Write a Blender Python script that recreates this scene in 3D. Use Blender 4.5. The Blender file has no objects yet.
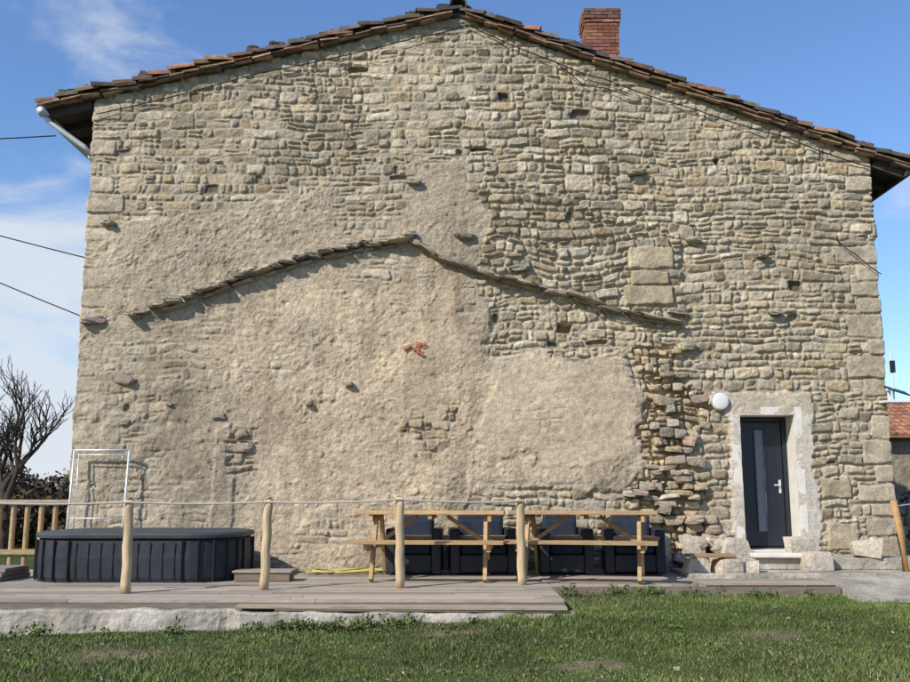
import bpy, math, random
import numpy as np
from mathutils import Vector, Matrix, Euler
random.seed(7)
RS = np.random.RandomState
scene = bpy.context.scene
COL = scene.collection

# ------------------------------------------------------------------ noise
_tabs = {}
def vnoise(x, y, seed):
    if seed not in _tabs:
        _tabs[seed] = (RS(seed).rand(256, 256).astype(np.float32) * 2 - 1).ravel()
    T = _tabs[seed]
    xf = np.floor(x); yf = np.floor(y)
    fx = (x - xf); fy = (y - yf)
    fx = fx * fx * (3 - 2 * fx); fy = fy * fy * (3 - 2 * fy)
    xi = xf.astype(np.int32) & 255; yi = yf.astype(np.int32) & 255
    x1 = ((xi + 1) & 255) * 256; y1 = (yi + 1) & 255; xi = xi * 256
    a = T.take(xi + yi); b = T.take(x1 + yi); c = T.take(xi + y1); d = T.take(x1 + y1)
    a = a + (b - a) * fx; c = c + (d - c) * fx
    return a + (c - a) * fy
def fbm(x, y, f, o, seed, g=0.5):
    x = np.asarray(x, dtype=np.float32); y = np.asarray(y, dtype=np.float32)
    s = 0; a = 1; n = 0
    for i in range(o):
        c, sn = np.float32(math.cos(0.6 * i) * f), np.float32(math.sin(0.6 * i) * f)
        s = s + np.float32(a) * vnoise(x * c - y * sn + np.float32(13.7 * i + 50), x * sn + y * c + np.float32(7.1 * i + 50), seed + i)
        n += a; a *= g; f *= 2.03
    return s * np.float32(1.5 / n)
def sstep(a, b, x):
    t = np.clip((x - a) / (b - a), 0, 1)
    return t * t * (3 - 2 * t)
def poly_sdf(X, Z, P):
    P = np.array(P, dtype=float); n = len(P)
    d = np.full(X.shape, 1e9); inside = np.zeros(X.shape, bool)
    for i in range(n):
        ax, az = P[i]; bx, bz = P[(i + 1) % n]
        ex, ez = bx - ax, bz - az
        t = np.clip(((X - ax) * ex + (Z - az) * ez) / (ex * ex + ez * ez), 0, 1)
        dd = (X - ax - ex * t) ** 2 + (Z - az - ez * t) ** 2
        d = np.minimum(d, dd)
        if abs(ez) > 1e-9:
            c = ((az > Z) != (bz > Z)) & (X < ex * (Z - az) / ez + ax)
            inside ^= c
    d = np.sqrt(d)
    return np.where(inside, d, -d)

# ------------------------------------------------------------------ materials
def new_mat(name, color=(0.5, 0.5, 0.5), attr=False, var=0.25, nscale=3.0, bump=0.3, bscale=40.0, bdist=0.01,
            rough=0.85, metal=0.0, stretch=(1, 1, 1), color2=None, spec=0.3, coords='Object'):
    m = bpy.data.materials.new(name); m.use_nodes = True
    nt = m.node_tree; N = nt.nodes; L = nt.links
    b = N['Principled BSDF']
    b.inputs['Roughness'].default_value = rough
    b.inputs['Metallic'].default_value = metal
    b.inputs['Specular IOR Level'].default_value = spec
    tc = N.new('ShaderNodeTexCoord'); mp = N.new('ShaderNodeMapping')
    mp.inputs['Scale'].default_value = stretch
    L.new(tc.outputs[coords], mp.inputs['Vector'])
    n1 = N.new('ShaderNodeTexNoise'); n1.inputs['Scale'].default_value = nscale; n1.inputs['Detail'].default_value = 8
    n1.inputs['Roughness'].default_value = 0.7
    L.new(mp.outputs[0], n1.inputs['Vector'])
    mr = N.new('ShaderNodeMapRange')
    mr.inputs['From Min'].default_value = 0.3; mr.inputs['From Max'].default_value = 0.7
    mr.inputs['To Min'].default_value = 1 - var; mr.inputs['To Max'].default_value = 1 + var
    L.new(n1.outputs['Fac'], mr.inputs['Value'])
    if attr:
        src = N.new('ShaderNodeAttribute'); src.attribute_name = 'Col'; so = src.outputs['Color']
    elif color2 is not None:
        mx = N.new('ShaderNodeMix'); mx.data_type = 'RGBA'
        mx.inputs[6].default_value = (*color, 1); mx.inputs[7].default_value = (*color2, 1)
        n3 = N.new('ShaderNodeTexNoise'); n3.inputs['Scale'].default_value = nscale * 0.37; n3.inputs['Detail'].default_value = 6
        L.new(mp.outputs[0], n3.inputs['Vector'])
        r3 = N.new('ShaderNodeMapRange'); r3.inputs['From Min'].default_value = 0.38; r3.inputs['From Max'].default_value = 0.62
        L.new(n3.outputs['Fac'], r3.inputs['Value']); L.new(r3.outputs[0], mx.inputs[0])
        so = mx.outputs[2]
    else:
        src = N.new('ShaderNodeRGB'); src.outputs[0].default_value = (*color, 1); so = src.outputs[0]
    vm = N.new('ShaderNodeVectorMath'); vm.operation = 'SCALE'
    L.new(so, vm.inputs[0]); L.new(mr.outputs[0], vm.inputs['Scale'])
    L.new(vm.outputs[0], b.inputs['Base Color'])
    if bump > 0:
        n2 = N.new('ShaderNodeTexNoise'); n2.inputs['Scale'].default_value = bscale; n2.inputs['Detail'].default_value = 6
        L.new(mp.outputs[0], n2.inputs['Vector'])
        bp = N.new('ShaderNodeBump'); bp.inputs['Strength'].default_value = bump; bp.inputs['Distance'].default_value = bdist
        L.new(n2.outputs['Fac'], bp.inputs['Height']); L.new(bp.outputs[0], b.inputs['Normal'])
    return m

M_wall = new_mat('rubble_masonry', attr=True, var=0.30, nscale=16, bump=0.9, bscale=48, bdist=0.016, rough=0.95, spec=0.1)
M_stone = new_mat('loose_stone', attr=True, var=0.30, nscale=11, bump=0.9, bscale=30, bdist=0.018, rough=0.95, spec=0.1)
M_tile = new_mat('lichen_terracotta', attr=True, var=0.5, nscale=8, bump=0.7, bscale=30, rough=0.95, spec=0.1)
M_brick = new_mat('fired_brick', attr=True, var=0.25, nscale=12, bump=0.5, bscale=60, rough=0.9, spec=0.1)
M_wood = new_mat('weathered_boards', attr=True, var=0.32, nscale=5, bump=0.4, bscale=18, bdist=0.004, rough=0.8, stretch=(1, 9, 9))
M_pine = new_mat('treated_pine', attr=True, var=0.28, nscale=4, bump=0.25, bscale=14, bdist=0.003, rough=0.65, stretch=(1.5, 8, 8))
M_log = new_mat('peeled_log', (0.56, 0.43, 0.26), var=0.25, nscale=5, bump=0.4, bscale=16, bdist=0.005, rough=0.7, stretch=(8, 8, 1), color2=(0.42, 0.32, 0.19))
M_conc = new_mat('concrete', (0.44, 0.40, 0.34), var=0.32, nscale=3.5, bump=0.9, bscale=14, bdist=0.04, rough=0.95, color2=(0.29, 0.26, 0.21), spec=0.1)
M_white = new_mat('lime_render', (0.68, 0.64, 0.57), var=0.12, nscale=6, bump=0.5, bscale=30, rough=0.9)
M_paint = new_mat('white_paint', (0.68, 0.68, 0.67), var=0.05, bump=0, rough=0.5)
M_alu = new_mat('aluminium', (0.72, 0.73, 0.74), var=0.05, bump=0, rough=0.35, metal=0.3)
M_zinc = new_mat('zinc', (0.55, 0.57, 0.59), var=0.12, bump=0, rough=0.45, metal=0.3)
M_anth = new_mat('anthracite_lacquer', (0.014, 0.018, 0.026), var=0.1, bump=0, rough=0.35, spec=0.5)
M_frost = new_mat('frosted_glass', (0.16, 0.18, 0.21), var=0.1, nscale=1, bump=0.05, rough=0.25, spec=0.6)
M_tub = new_mat('spa_skirt', (0.026, 0.030, 0.038), var=0.3, bump=0.4, bscale=9, bdist=.02, rough=0.6, spec=0.3)
M_tubtop = new_mat('spa_cover', (0.05, 0.055, 0.065), var=0.2, bump=0.3, bscale=12, rough=0.55, spec=0.3)
M_cush = new_mat('grey_blue_fabric', (0.026, 0.033, 0.050), var=0.25, nscale=6, bump=0.3, bscale=90, rough=0.9, spec=0.1)
M_black = new_mat('black_rubber', (0.015, 0.015, 0.015), var=0.1, bump=0, rough=0.6)
M_rope = new_mat('rope', (0.50, 0.45, 0.38), var=0.2, nscale=60, bump=0.3, bscale=120, rough=0.9)
M_hoseY = new_mat('yellow_hose', (0.50, 0.43, 0.13), var=0.1, bump=0, rough=0.5)
M_hoseG = new_mat('green_hose', (0.05, 0.22, 0.08), var=0.1, bump=0, rough=0.5)
M_bark = new_mat('bark', (0.05, 0.04, 0.032), var=0.3, nscale=10, bump=0.5, bscale=40, rough=0.9)
M_leaf = new_mat('foliage', attr=True, var=0.25, nscale=2, bump=0, rough=0.7)
M_blade = new_mat('grass_blades', attr=True, var=0.35, nscale=1.6, bump=0, rough=0.6)
M_side = new_mat('side_masonry', (0.36, 0.30, 0.22), var=0.35, nscale=5, bump=1.0, bscale=7, bdist=0.05, rough=0.95, color2=(0.25, 0.20, 0.15))
M_soff = new_mat('dark_timber', (0.07, 0.055, 0.045), var=0.3, nscale=6, bump=0.3, bscale=20, rough=0.85)

# ------------------------------------------------------------------ mesh builder
class MB:
    def __init__(s): s.v = []; s.f = []; s.c = []
    def add(s, vs, fs, col=(0.5, 0.5, 0.5)):
        o = len(s.v); s.v += [tuple(p) for p in vs]; s.f += [tuple(i + o for i in f) for f in fs]; s.c += [col] * len(vs)
    def box(s, c, size, rot=(0, 0, 0), col=(0.5, 0.5, 0.5), jit=0.0, taper=1.0):
        R = Euler(rot).to_matrix(); c = Vector(c); vs = []
        for i in range(8):
            sx = 1 if i & 1 else -1; sy = 1 if i & 2 else -1; sz = 1 if i & 4 else -1
            k = taper if sz > 0 else 1
            p = Vector((sx * size[0] / 2 * k, sy * size[1] / 2 * k, sz * size[2] / 2))
            p += Vector([random.uniform(-jit, jit) for _ in range(3)])
            vs.append(c + R @ p)
        s.add(vs, [(0, 2, 3, 1), (4, 5, 7, 6), (0, 1, 5, 4), (2, 6, 7, 3), (0, 4, 6, 2), (1, 3, 7, 5)], col)
    def tube(s, pts, rad, n=8, col=(0.5, 0.5, 0.5), cap=True):
        pts = [Vector(p) for p in pts]
        if not isinstance(rad, (list, tuple)): rad = [rad] * len(pts)
        vs = []; fs = []
        for i, p in enumerate(pts):
            d = (pts[min(i + 1, len(pts) - 1)] - pts[max(i - 1, 0)]).normalized()
            a = d.cross(Vector((0, 0, 1)))
            if a.length < 0.1: a = d.cross(Vector((0, 1, 0)))
            a.normalize(); b = d.cross(a)
            for k in range(n):
                t = 2 * math.pi * k / n
                vs.append(p + rad[i] * (math.cos(t) * a + math.sin(t) * b))
        for i in range(len(pts) - 1):
            for k in range(n):
                fs.append((i * n + k, i * n + (k + 1) % n, (i + 1) * n + (k + 1) % n, (i + 1) * n + k))
        if cap:
            fs.append(tuple(range(n))[::-1]); fs.append(tuple((len(pts) - 1) * n + k for k in range(n)))
        s.add(vs, fs, col)
    def rock(s, c, size, rot=0.0, col=(0.4, 0.33, 0.25), rough=0.16, e=5.0):
        vs = []; idx = {}; fs = []; n = 4
        sk = [random.uniform(-.22, .22) for _ in range(4)]
        def V(p):
            k = tuple(round(q, 4) for q in p)
            if k not in idx:
                q = Vector(p)
                L = (abs(q.x) ** e + abs(q.y) ** e + abs(q.z) ** e) ** (1 / e)
                q = q / L
                q = Vector((q.x * (1 + sk[0] * q.z) + sk[1] * q.z * .5, q.y, q.z * (1 + sk[2] * q.x)))
                q *= 1 + random.uniform(-rough, rough)
                idx[k] = len(vs)
                vs.append(q)
            return idx[k]
        for ax in range(3):
            for sg in (-1, 1):
                for i in range(n):
                    for j in range(n):
                        qs = []
                        for (a, b) in ((i, j), (i + 1, j), (i + 1, j + 1), (i, j + 1)):
                            p = [0, 0, 0]; p[ax] = sg; p[(ax + 1) % 3] = -1 + 2 * a / n; p[(ax + 2) % 3] = -1 + 2 * b / n
                            qs.append(V(p))
                        fs.append(tuple(qs if sg > 0 else qs[::-1]))
        R = Euler((random.uniform(-.15, .15), rot, random.uniform(-.3, .3))).to_matrix()
        out = [Vector(c) + R @ Vector((q.x * size[0] / 2, q.y * size[1] / 2, q.z * size[2] / 2)) for q in vs]
        s.add(out, fs, col)
    def obj(s, name, mat, parent=None, smooth=False, bevel=0.0):
        me = bpy.data.meshes.new(name); me.from_pydata(s.v, [], s.f)
        a = me.color_attributes.new('Col', 'FLOAT_COLOR', 'POINT')
        arr = np.ones((len(s.v), 4), dtype=np.float32); arr[:, :3] = np.array(s.c, dtype=np.float32)
        a.data.foreach_set('color', arr.ravel())
        me.materials.append(mat); me.update()
        if smooth: me.polygons.foreach_set('use_smooth', [True] * len(me.polygons))
        o = bpy.data.objects.new(name, me); COL.objects.link(o)
        if parent: o.parent = parent
        if bevel > 0:
            b = o.modifiers.new('Bevel', 'BEVEL'); b.width = bevel; b.segments = 2; b.limit_method = 'ANGLE'
        return o
def empty(name, loc=(0, 0, 0), rotz=0):
    e = bpy.data.objects.new(name, None); COL.objects.link(e); e.location = loc; e.rotation_euler = (0, 0, rotz); return e
def grid_mesh(name, V, quads, cols, mat, parent=None, smooth=True):
    me = bpy.data.meshes.new(name)
    n = len(V); me.vertices.add(n); me.vertices.foreach_set('co', V.astype(np.float32).ravel())
    k = quads.shape[1]
    me.loops.add(quads.size); me.loops.foreach_set('vertex_index', quads.astype(np.int32).ravel())
    me.polygons.add(len(quads)); me.polygons.foreach_set('loop_start', np.arange(0, quads.size, k, dtype=np.int32))
    try: me.polygons.foreach_set('loop_total', np.full(len(quads), k, dtype=np.int32))
    except Exception: pass
    me.polygons.foreach_set('use_smooth', np.full(len(quads), smooth))
    if cols is not None:
        a = me.color_attributes.new('Col', 'FLOAT_COLOR', 'POINT')
        arr = np.ones((n, 4), dtype=np.float32); arr[:, :3] = cols
        a.data.foreach_set('color', arr.ravel())
    me.materials.append(mat); me.update(calc_edges=True)
    o = bpy.data.objects.new(name, me); COL.objects.link(o)
    if parent: o.parent = parent
    return o
def vary(c, a=0.15):
    k = 1 + random.uniform(-a, a); return tuple(max(0.01, q * k * (1 + random.uniform(-a, a) * 0.3)) for q in c)

# ------------------------------------------------------------------ house
XL, XR, XRIDGE, ZRIDGE = -5.78, 6.58, 0.05, 9.17
SL, SR = 0.245, 0.368
def ztop(x):
    return np.where(x < XRIDGE, ZRIDGE - SL * (XRIDGE - x), ZRIDGE - SR * (x - XRIDGE))
DX0, DX1, DZ0, DZ1 = 4.28, 5.10, 0.75, 2.74
house = empty('stone_farmhouse')
TINT = np.array([1.09, 1.075, 1.02])

def masonry(X, Z, seed, rh, wd, warp):
    rng = RS(seed)
    rows = [-1.5]
    while rows[-1] < 11: rows.append(rows[-1] + rng.uniform(*rh))
    rows = np.array(rows)
    Zw = (Z + warp * fbm(X, Z, 0.6, 2, seed + 1) + 0.34 * warp * fbm(X, Z, 2.6, 2, seed + 5) + 0.014 * fbm(X, Z, 6, 3, seed + 31)).astype(np.float64)
    Xw = (X + 0.6 * warp * fbm(X, Z, 2.2, 2, seed + 9) + 0.022 * fbm(X, Z, 6, 3, seed + 12)).astype(np.float64)
    r = np.clip(np.searchsorted(rows, Zw) - 1, 0, len(rows) - 2)
    keys = []
    for k in range(len(rows)):
        x = rng.uniform(0, 0.3); keys.append(k * 100 + x - 1)
        wf = rng.uniform(0.75, 1.3)
        while x < 19:
            keys.append(k * 100 + x); x += (wd[0] + (wd[1] - wd[0]) * rng.rand() ** 1.9) * wf
        keys.append(k * 100 + 20)
    keys = np.array(keys)
    kx = r * 100 + (Xw + 8.5)
    i = np.searchsorted(keys, kx)
    xl = keys[i - 1]; xh = keys[i]
    zl = rows[r]; zh = rows[r + 1]
    H = rng.rand(len(keys) + 2, 4)
    sp = (H[i, 0] < 0.26) & ((zh - zl) > 0.12)
    mid = zl + (0.32 + 0.36 * H[i, 1]) * (zh - zl) + (H[i, 2] - .5) * .25 * (kx - (xl + xh) / 2)
    up = Zw > mid
    nzl = np.where(sp & up, mid, zl); nzh = np.where(sp & ~up, mid, zh)
    zl, zh = nzl, nzh
    ident = i * 2 + (sp & up)
    lean = (H[i, 3] - .5) * .5 * (Zw - (zl + zh) / 2)
    dx = np.minimum(kx - xl + lean, xh - kx - lean); dx = np.minimum(np.minimum(kx - xl, xh - kx), dx + .01)
    dz = np.minimum(Zw - zl, zh - Zw)
    rad = 0.03 + 0.03 * H[i, 1]
    d = np.where((dx < rad) & (dz < rad), rad - np.hypot(rad - dx, rad - dz), np.minimum(dx, dz))
    un = (kx - xl) / (xh - xl) * 2 - 1; vn = (Zw - zl) / (zh - zl) * 2 - 1
    return ident, d, un, vn

PAL = np.array([[.42, .355, .265], [.37, .325, .255], [.44, .37, .26], [.47, .41, .32], [.31, .275, .21],
                [.39, .31, .205], [.35, .315, .255], [.25, .21, .155], [.43, .375, .295], [.48, .43, .35]])
def stones(X, Z, seed, rh, wd, warp, depth, tone=1.0, spread=0.015):
    ident, d, un, vn = masonry(X, Z, seed, rh, wd, warp)
    rng = RS(seed + 77); n = int(ident.max()) + 2
    R = rng.rand(n, 7)[ident]
    d = d - (0.002 + 0.012 * R[..., 0]) - 0.008 * fbm(X, Z, 13, 3, seed + 40)
    prof = sstep(0.0, 0.018, d)
    off = (R[..., 1] - 0.45) * 2 * spread
    fc = 0.013 * fbm(X, Z, 8, 5, seed + 50, .55)
    cut = np.minimum(0, 0.012 - 0.032 * np.abs((R[..., 2] - .5) * 2 * un + (R[..., 3] - .5) * 2 * vn))
    h = -depth + prof * (depth + off + cut + 0.020 * ((R[..., 3] - .5) * un + (R[..., 2] - .3) * 1.3 * vn)) + prof * fc + 0.005 * fbm(X, Z, 30, 2, seed + 55)
    miss = R[..., 6] < 0.010
    h = np.where(miss, -0.02 - 0.07 * prof, h)
    pi = (R[..., 4] * len(PAL)).astype(int).clip(0, len(PAL) - 1)
    c = PAL[pi] * (0.80 + 0.38 * R[..., 5])[..., None] * tone
    v = fbm(X, Z, 5, 4, seed + 60)
    c = c * (1 + 0.20 * v)[..., None]
    c = c * (1 + 0.14 * fbm(X, Z, 22, 2, seed + 63))[..., None]
    mort = np.array([.38, .325, .245]) * (1 + 0.18 * fbm(X, Z, 8, 3, seed + 66))[..., None]
    c = mort * (1 - prof[..., None]) + c * prof[..., None]
    c = np.where(miss[..., None], c * .6, c)
    return h, c, prof, R

dxg = 0.0125
xs = np.arange(XL, XR + dxg / 2, dxg); zs = np.arange(0.0, 9.26, dxg)
X, Z = np.meshgrid(xs.astype(np.float32), zs.astype(np.float32), indexing='ij')

depth = 0.032 + 0.012 * fbm(X, Z, 0.5, 2, 900)
h, C, prof, R = stones(X, Z, 11, (0.085, 0.185), (0.10, 0.44), 0.055, depth)
hb, Cb, pb, Rb = stones(X, Z, 311, (0.20, 0.30), (0.26, 0.60), 0.06, depth, 1.02)
big = (Rb[..., 0] > 0.94)
h = np.where(big, hb, h); C = np.where(big[..., None], Cb, C)
pt = sstep(-0.3, 0.4, fbm(X, Z, 0.45, 3, 930) + np.clip(-X / 9, -0.6, 0.4)) * 0.6
hp = -0.008 + 0.008 * fbm(X, Z, 12, 3, 932)
h = np.where(h < hp, h * (1 - pt) + hp * pt, h)

Xq = X + 0.18 * fbm(X, Z, 1.6, 5, 940, .55); Zq = Z + 0.18 * fbm(X, Z, 1.6, 5, 950, .55)
P_dark = [(.40, 6.62), (1.65, 6.20), (2.26, 5.93), (3.48, 5.52), (3.50, 4.15), (2.53, 4.28), (1.16, 4.66), (.35, 4.95)]
sd = poly_sdf(X + 0.07 * fbm(X, Z, 4, 3, 941), Z + 0.07 * fbm(X, Z, 4, 3, 942), P_dark)
m = sstep(-0.01, 0.03, sd)
h2, C2, p2, R2 = stones(X, Z, 523, (0.09, 0.17), (0.11, 0.40), 0.10, 0.05, 0.86, 0.026)
h = h * (1 - m) + (h2 + 0.045) * m; C = C * (1 - m[..., None]) + C2 * m[..., None]
P_tri = [(.30, 4.95), (2.55, 4.28), (3.1, 4.2), (3.15, 3.66), (.40, 3.70)]
sd = poly_sdf(X + 0.06 * fbm(X, Z, 4, 3, 943), Z + 0.06 * fbm(X, Z, 4, 3, 944), P_tri)
m = sstep(-0.01, 0.03, sd)
h3, C3, p3, R3 = stones(X, Z, 747, (0.08, 0.16), (0.09, 0.28), 0.11, 0.028, 1.0, 0.018)
h = h * (1 - m) + h3 * m; C = C * (1 - m[..., None]) + C3 * m[..., None]
h = h - 0.22 * sstep(0.0, 0.03, poly_sdf(X + .02 * fbm(X, Z, 8, 2, 946), Z, [(1.54, 4.0), (1.77, 3.98), (1.79, 4.13), (1.56, 4.16)]))

def quoins(side, seed, widths, hh, prob, hw):
    global h, C
    rng = RS(seed); z = 0.0; k = 0
    while z < 8:
        hgt = rng.uniform(*hh); w_ = widths[k % 2] * rng.uniform(0.75, 1.2)
        tone = rng.uniform(0.80, 1.10); off = rng.uniform(-.012, .012); keep = rng.rand() < prob
        if keep:
            sl_ = (Z > z - .1) & (Z < z + hgt + .1) & (((X - XL) if side < 0 else (XR - X)) < w_ + .15)
            xx = X[sl_]; zz = Z[sl_]
            dist = (xx - XL) if side < 0 else (XR - xx)
            dist = dist + 0.022 * fbm(xx, zz, 5, 3, seed + 5)
            Zj = zz + 0.020 * fbm(xx, zz, 4, 3, seed + 8)
            a = w_ - dist; b = np.minimum(Zj - z, z + hgt - Zj); rr = 0.05
            d = np.where((a < rr) & (b < rr), rr - np.hypot(rr - a, rr - b), np.minimum(a, b)) - 0.008
            ins = sstep(-0.012, 0.0, d) * hw; p = sstep(0.0, 0.025, d)
            hq = -0.025 + p * (0.030 + off) + 0.012 * fbm(xx, zz, 7, 4, seed + 11)
            cq = np.array([.43, .37, .285]) * tone * (1 + 0.16 * fbm(xx, zz, 4, 4, seed + 13) + 0.12 * fbm(xx, zz, 22, 2, seed + 17))[..., None]
            cq = cq * (0.80 + 0.20 * p[..., None])
            h[sl_] = h[sl_] * (1 - ins) + hq * ins; C[sl_] = C[sl_] * (1 - ins[..., None]) + cq * ins[..., None]
        z += hgt; k += 1
quoins(-1, 61, (0.66, 0.40), (0.20, 0.36), .62, .9)
quoins(1, 67, (0.36, 0.60), (0.22, 0.38), .70, 1.0)

# render coat
P_pl = [(-6.0, 5.50), (-5.07, 5.88), (-3.52, 6.02), (-2.6, 6.35), (-1.97, 6.60), (.24, 6.72), (.52, 6.10), (.45, 5.0), (.50, 3.72),
        (2.72, 3.70), (2.90, 2.96), (2.80, 1.95), (2.35, 1.62), (1.56, 1.72), (.22, 1.62), (-.07, .5), (-.1, -.5), (-6, -.5)]
sd = poly_sdf(Xq, Zq, P_pl)
m = sstep(-0.015, 0.05, sd)
thin = sstep(0.15, 0.85, fbm(X, Z, 0.8, 4, 960) + 0.5 * fbm(X, Z, 3.5, 3, 964) + 0.60 * sstep(-4.4, -5.5, X) + 0.30 * sstep(5.0, 6.2, Z) + 0.45 * sstep(0.45, 0.0, sd) + .30 * sstep(-1.0, -2.6, X) * sstep(3.4, 2.2, Z) - 0.10)
rel = np.where(Z > 5.0, 1.3, 1.0) * (0.85 + 0.5 * sstep(-.3, .6, fbm(X, Z, .6, 2, 966)))
# coarse thrown coat: undulation, trowel drags, grit
drag = fbm(X * 1.0 + Z * .25, Z * 2.4 - X * .4, 2.6, 3, 977)
hpl = 0.012 + 0.034 * fbm(X, Z, 0.8, 2, 970) + rel * (0.010 * fbm(X, Z, 3.2, 5, 975, .55) + .006 * drag + 0.0058 * fbm(X, Z, 13, 3, 980) + 0.0045 * fbm(X, Z, 34, 2, 985))
pit = sstep(0.58, 0.95, fbm(X, Z, 6.5, 3, 990)); hpl = hpl - 0.014 * pit
lump = sstep(0.64, 0.9, fbm(X, Z, 5.5, 3, 992)); hpl = hpl + 0.013 * lump
under = h * 0.75 + 0.008
hpl = hpl * (1 - thin) + under * thin
pcol = np.array([.455, .380, .288])[None, None] * np.ones(X.shape + (1,))
smooth_area = poly_sdf(Xq, Zq, [(-4.4, 4.2), (-.8, 5.3), (.4, 4.8), (.5, 3.7), (2.8, 3.65), (2.9, 2.0), (.2, 1.6), (-.1, .5), (-3.3, .5), (-3.4, 3.0)])
sm = sstep(-0.2, 0.5, smooth_area)[..., None]
pcol = pcol * (1 - sm) * np.array([.88, .895, .91]) + pcol * sm * np.array([1.05, 1.02, .99])
st = sstep(-0.1, 0.8, fbm(X, Z * 0.45, 0.9, 5, 1000))
pcol = pcol * (1 - 0.28 * st[..., None] * np.array([.95, .98, 1.0]))
st2 = sstep(.05, .8, fbm(X * 1.6, Z * .35, 1.8, 5, 1003)) * sstep(5.7, 4.8, Z)
pcol = pcol * (1 - 0.26 * st2[..., None])
pcol = pcol * (1 + 0.13 * fbm(X, Z, 3.5, 5, 1010, .6) + 0.13 * fbm(X, Z, 22, 2, 1015))[..., None]
pcol = pcol * (1 - 0.25 * pit[..., None])
w = (thin * 0.8)[..., None]
pcol = pcol * (1 - w) + (C * 0.97) * w
h = h * (1 - m) + hpl * m
C = C * (1 - m[..., None]) + pcol * m[..., None]
msq = sstep(0, 0.10, poly_sdf(Xq, Zq, [(.50, 3.68), (2.70, 3.66), (2.84, 2.95), (2.72, 2.1), (1.6, 2.0), (.35, 2.3)]))
rip = 0.011 * fbm(X * .6 + Z * .5, Z - .5 * X, 4.5, 4, 1017)
h = h * (1 - .7 * msq) + (0.030 + rip + .006 * fbm(X, Z, 12, 3, 1018)) * .7 * msq
C = C * (1 - 0.6 * msq[..., None]) + 0.6 * msq[..., None] * (np.array([.50, .42, .32]) * (1 + .14 * fbm(X, Z, 2.0, 5, 1019))[..., None])
pil = poly_sdf(X + 0.03 * fbm(X, Z, 3, 3, 1020), Z, [(-3.62, .2), (-3.3, .2), (-3.3, 2.0), (-3.38, 2.6), (-3.6, 2.5)])
h = h + 0.03 * sstep(-0.02, 0.03, pil)
for poly, dk in (([(-.75, 2.80), (-.35, 2.88), (-.15, 2.68), (-.1, 2.35), (-.4, 2.25), (-.72, 2.3)], 0.72),
             ([(-3.32, 2.62), (-3.08, 2.58), (-3.02, 2.15), (-3.12, 2.0), (-3.32, 2.05)], 0.62),
             ([(-2.6, 4.3), (-2.2, 4.2), (-1.5, 3.6), (-1.9, 3.2), (-2.5, 3.5)], 0.84),
             ([(-1.45, 5.0), (-1.2, 5.0), (-1.15, 4.4), (-1.4, 4.3)], 0.84)):
    q = sstep(-0.12, 0.14, poly_sdf(X + 0.3 * fbm(X, Z, 3, 5, 1030), Z + 0.3 * fbm(X, Z, 3, 5, 1035), poly))
    if dk < .75: h = h * (1 - .8 * q) + (h2 * .9 + 0.02 + .02 * fbm(X, Z, 7, 4, 1038)) * .8 * q; C = C * (1 - .75 * q[..., None]) + C2 * .82 * .75 * q[..., None]
    else:
        h = h + .016 * fbm(X, Z, 6, 4, 1040) * q
        C = C * (1 - q[..., None] * (1 - dk * np.array([.96, .98, 1.0])))
for (x0, z0, x1, z1, tn) in ((2.69, 4.99, 3.38, 5.34, 1.0), (2.62, 4.42, 3.36, 4.72, .88), (2.72, 4.74, 3.3, 4.96, .8), (5.5, .75, 5.95, 1.15, .98), (5.45, 1.5, 5.9, 1.8, .92)):
    d = np.minimum(np.minimum(X - x0, x1 - X), np.minimum(Z - z0, z1 - Z)) + 0.026 * fbm(X, Z, 5, 4, 1100)
    i_ = sstep(-0.012, 0, d); p = sstep(0, 0.02, d)
    base = 0.05 if x1 < 3.5 else 0.0
    cq = np.array([.41, .345, .25]) * tn * (1 + 0.2 * fbm(X, Z, 5, 4, 1103))[..., None]
    h = h * (1 - i_) + (base - 0.02 + 0.04 * p + 0.013 * fbm(X, Z, 7, 4, 1105)) * i_; C = C * (1 - i_[..., None]) + cq * i_[..., None]
# toothing of the removed wall
P_t = [(2.80, 3.85), (3.42, 3.8), (3.35, 3.35), (3.78, 3.05), (3.70, 2.5), (3.42, 2.1), (3.72, 1.6), (3.85, .4), (2.65, .4), (2.5, 1.6), (2.9, 1.9), (2.75, 2.4), (3.0, 2.9), (2.85, 3.3)]
h4, C4, p4, R4 = stones(X, Z, 823, (0.09, 0.17), (0.11, 0.32), 0.11, 0.06, 0.98, 0.02)
C4 = C4 * np.array([1.04, .98, .90])
sd = poly_sdf(X + 0.20 * fbm(X, Z, 3.2, 4, 1110), Z + .06 * fbm(X, Z, 4, 2, 1113), P_t)
m = sstep(-0.01, 0.04, sd)
h4 = h4 + p4 * 0.10 * R4[..., 0] ** 1.5 * sstep(0, 0.2, sd) - 0.025
h = h * (1 - m) + h4 * m; C = C * (1 - m[..., None]) + C4 * m[..., None]
# lime surround of the door
sd = poly_sdf(X + 0.06 * fbm(X, Z, 4, 4, 1120), Z + 0.05 * fbm(X, Z, 4, 4, 1125), [(4.10, .5), (4.12, 2.62), (4.02, 2.75), (4.02, 3.08), (5.38, 3.08), (5.42, 2.7), (5.36, 2.0), (5.42, 1.2), (5.36, .5)])
m = sstep(-0.02, 0.03, sd)[..., None]
cd = np.array([.56, .51, .45]) * (1 + 0.16 * fbm(X, Z, 3, 5, 1130))[..., None]
lint = ((Z > 2.75) & (X > 4.0) & (X < 5.4))[..., None]
cd = np.where(lint, cd * np.array([.86, .82, .76]), cd)
C = C * (1 - m) + cd * m
h = h * (1 - m[..., 0]) + (0.010 + 0.010 * fbm(X, Z, 6, 4, 1135)) * m[..., 0]
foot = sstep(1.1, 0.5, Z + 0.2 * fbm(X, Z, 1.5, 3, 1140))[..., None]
C = C * (1 - 0.16 * foot)
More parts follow.
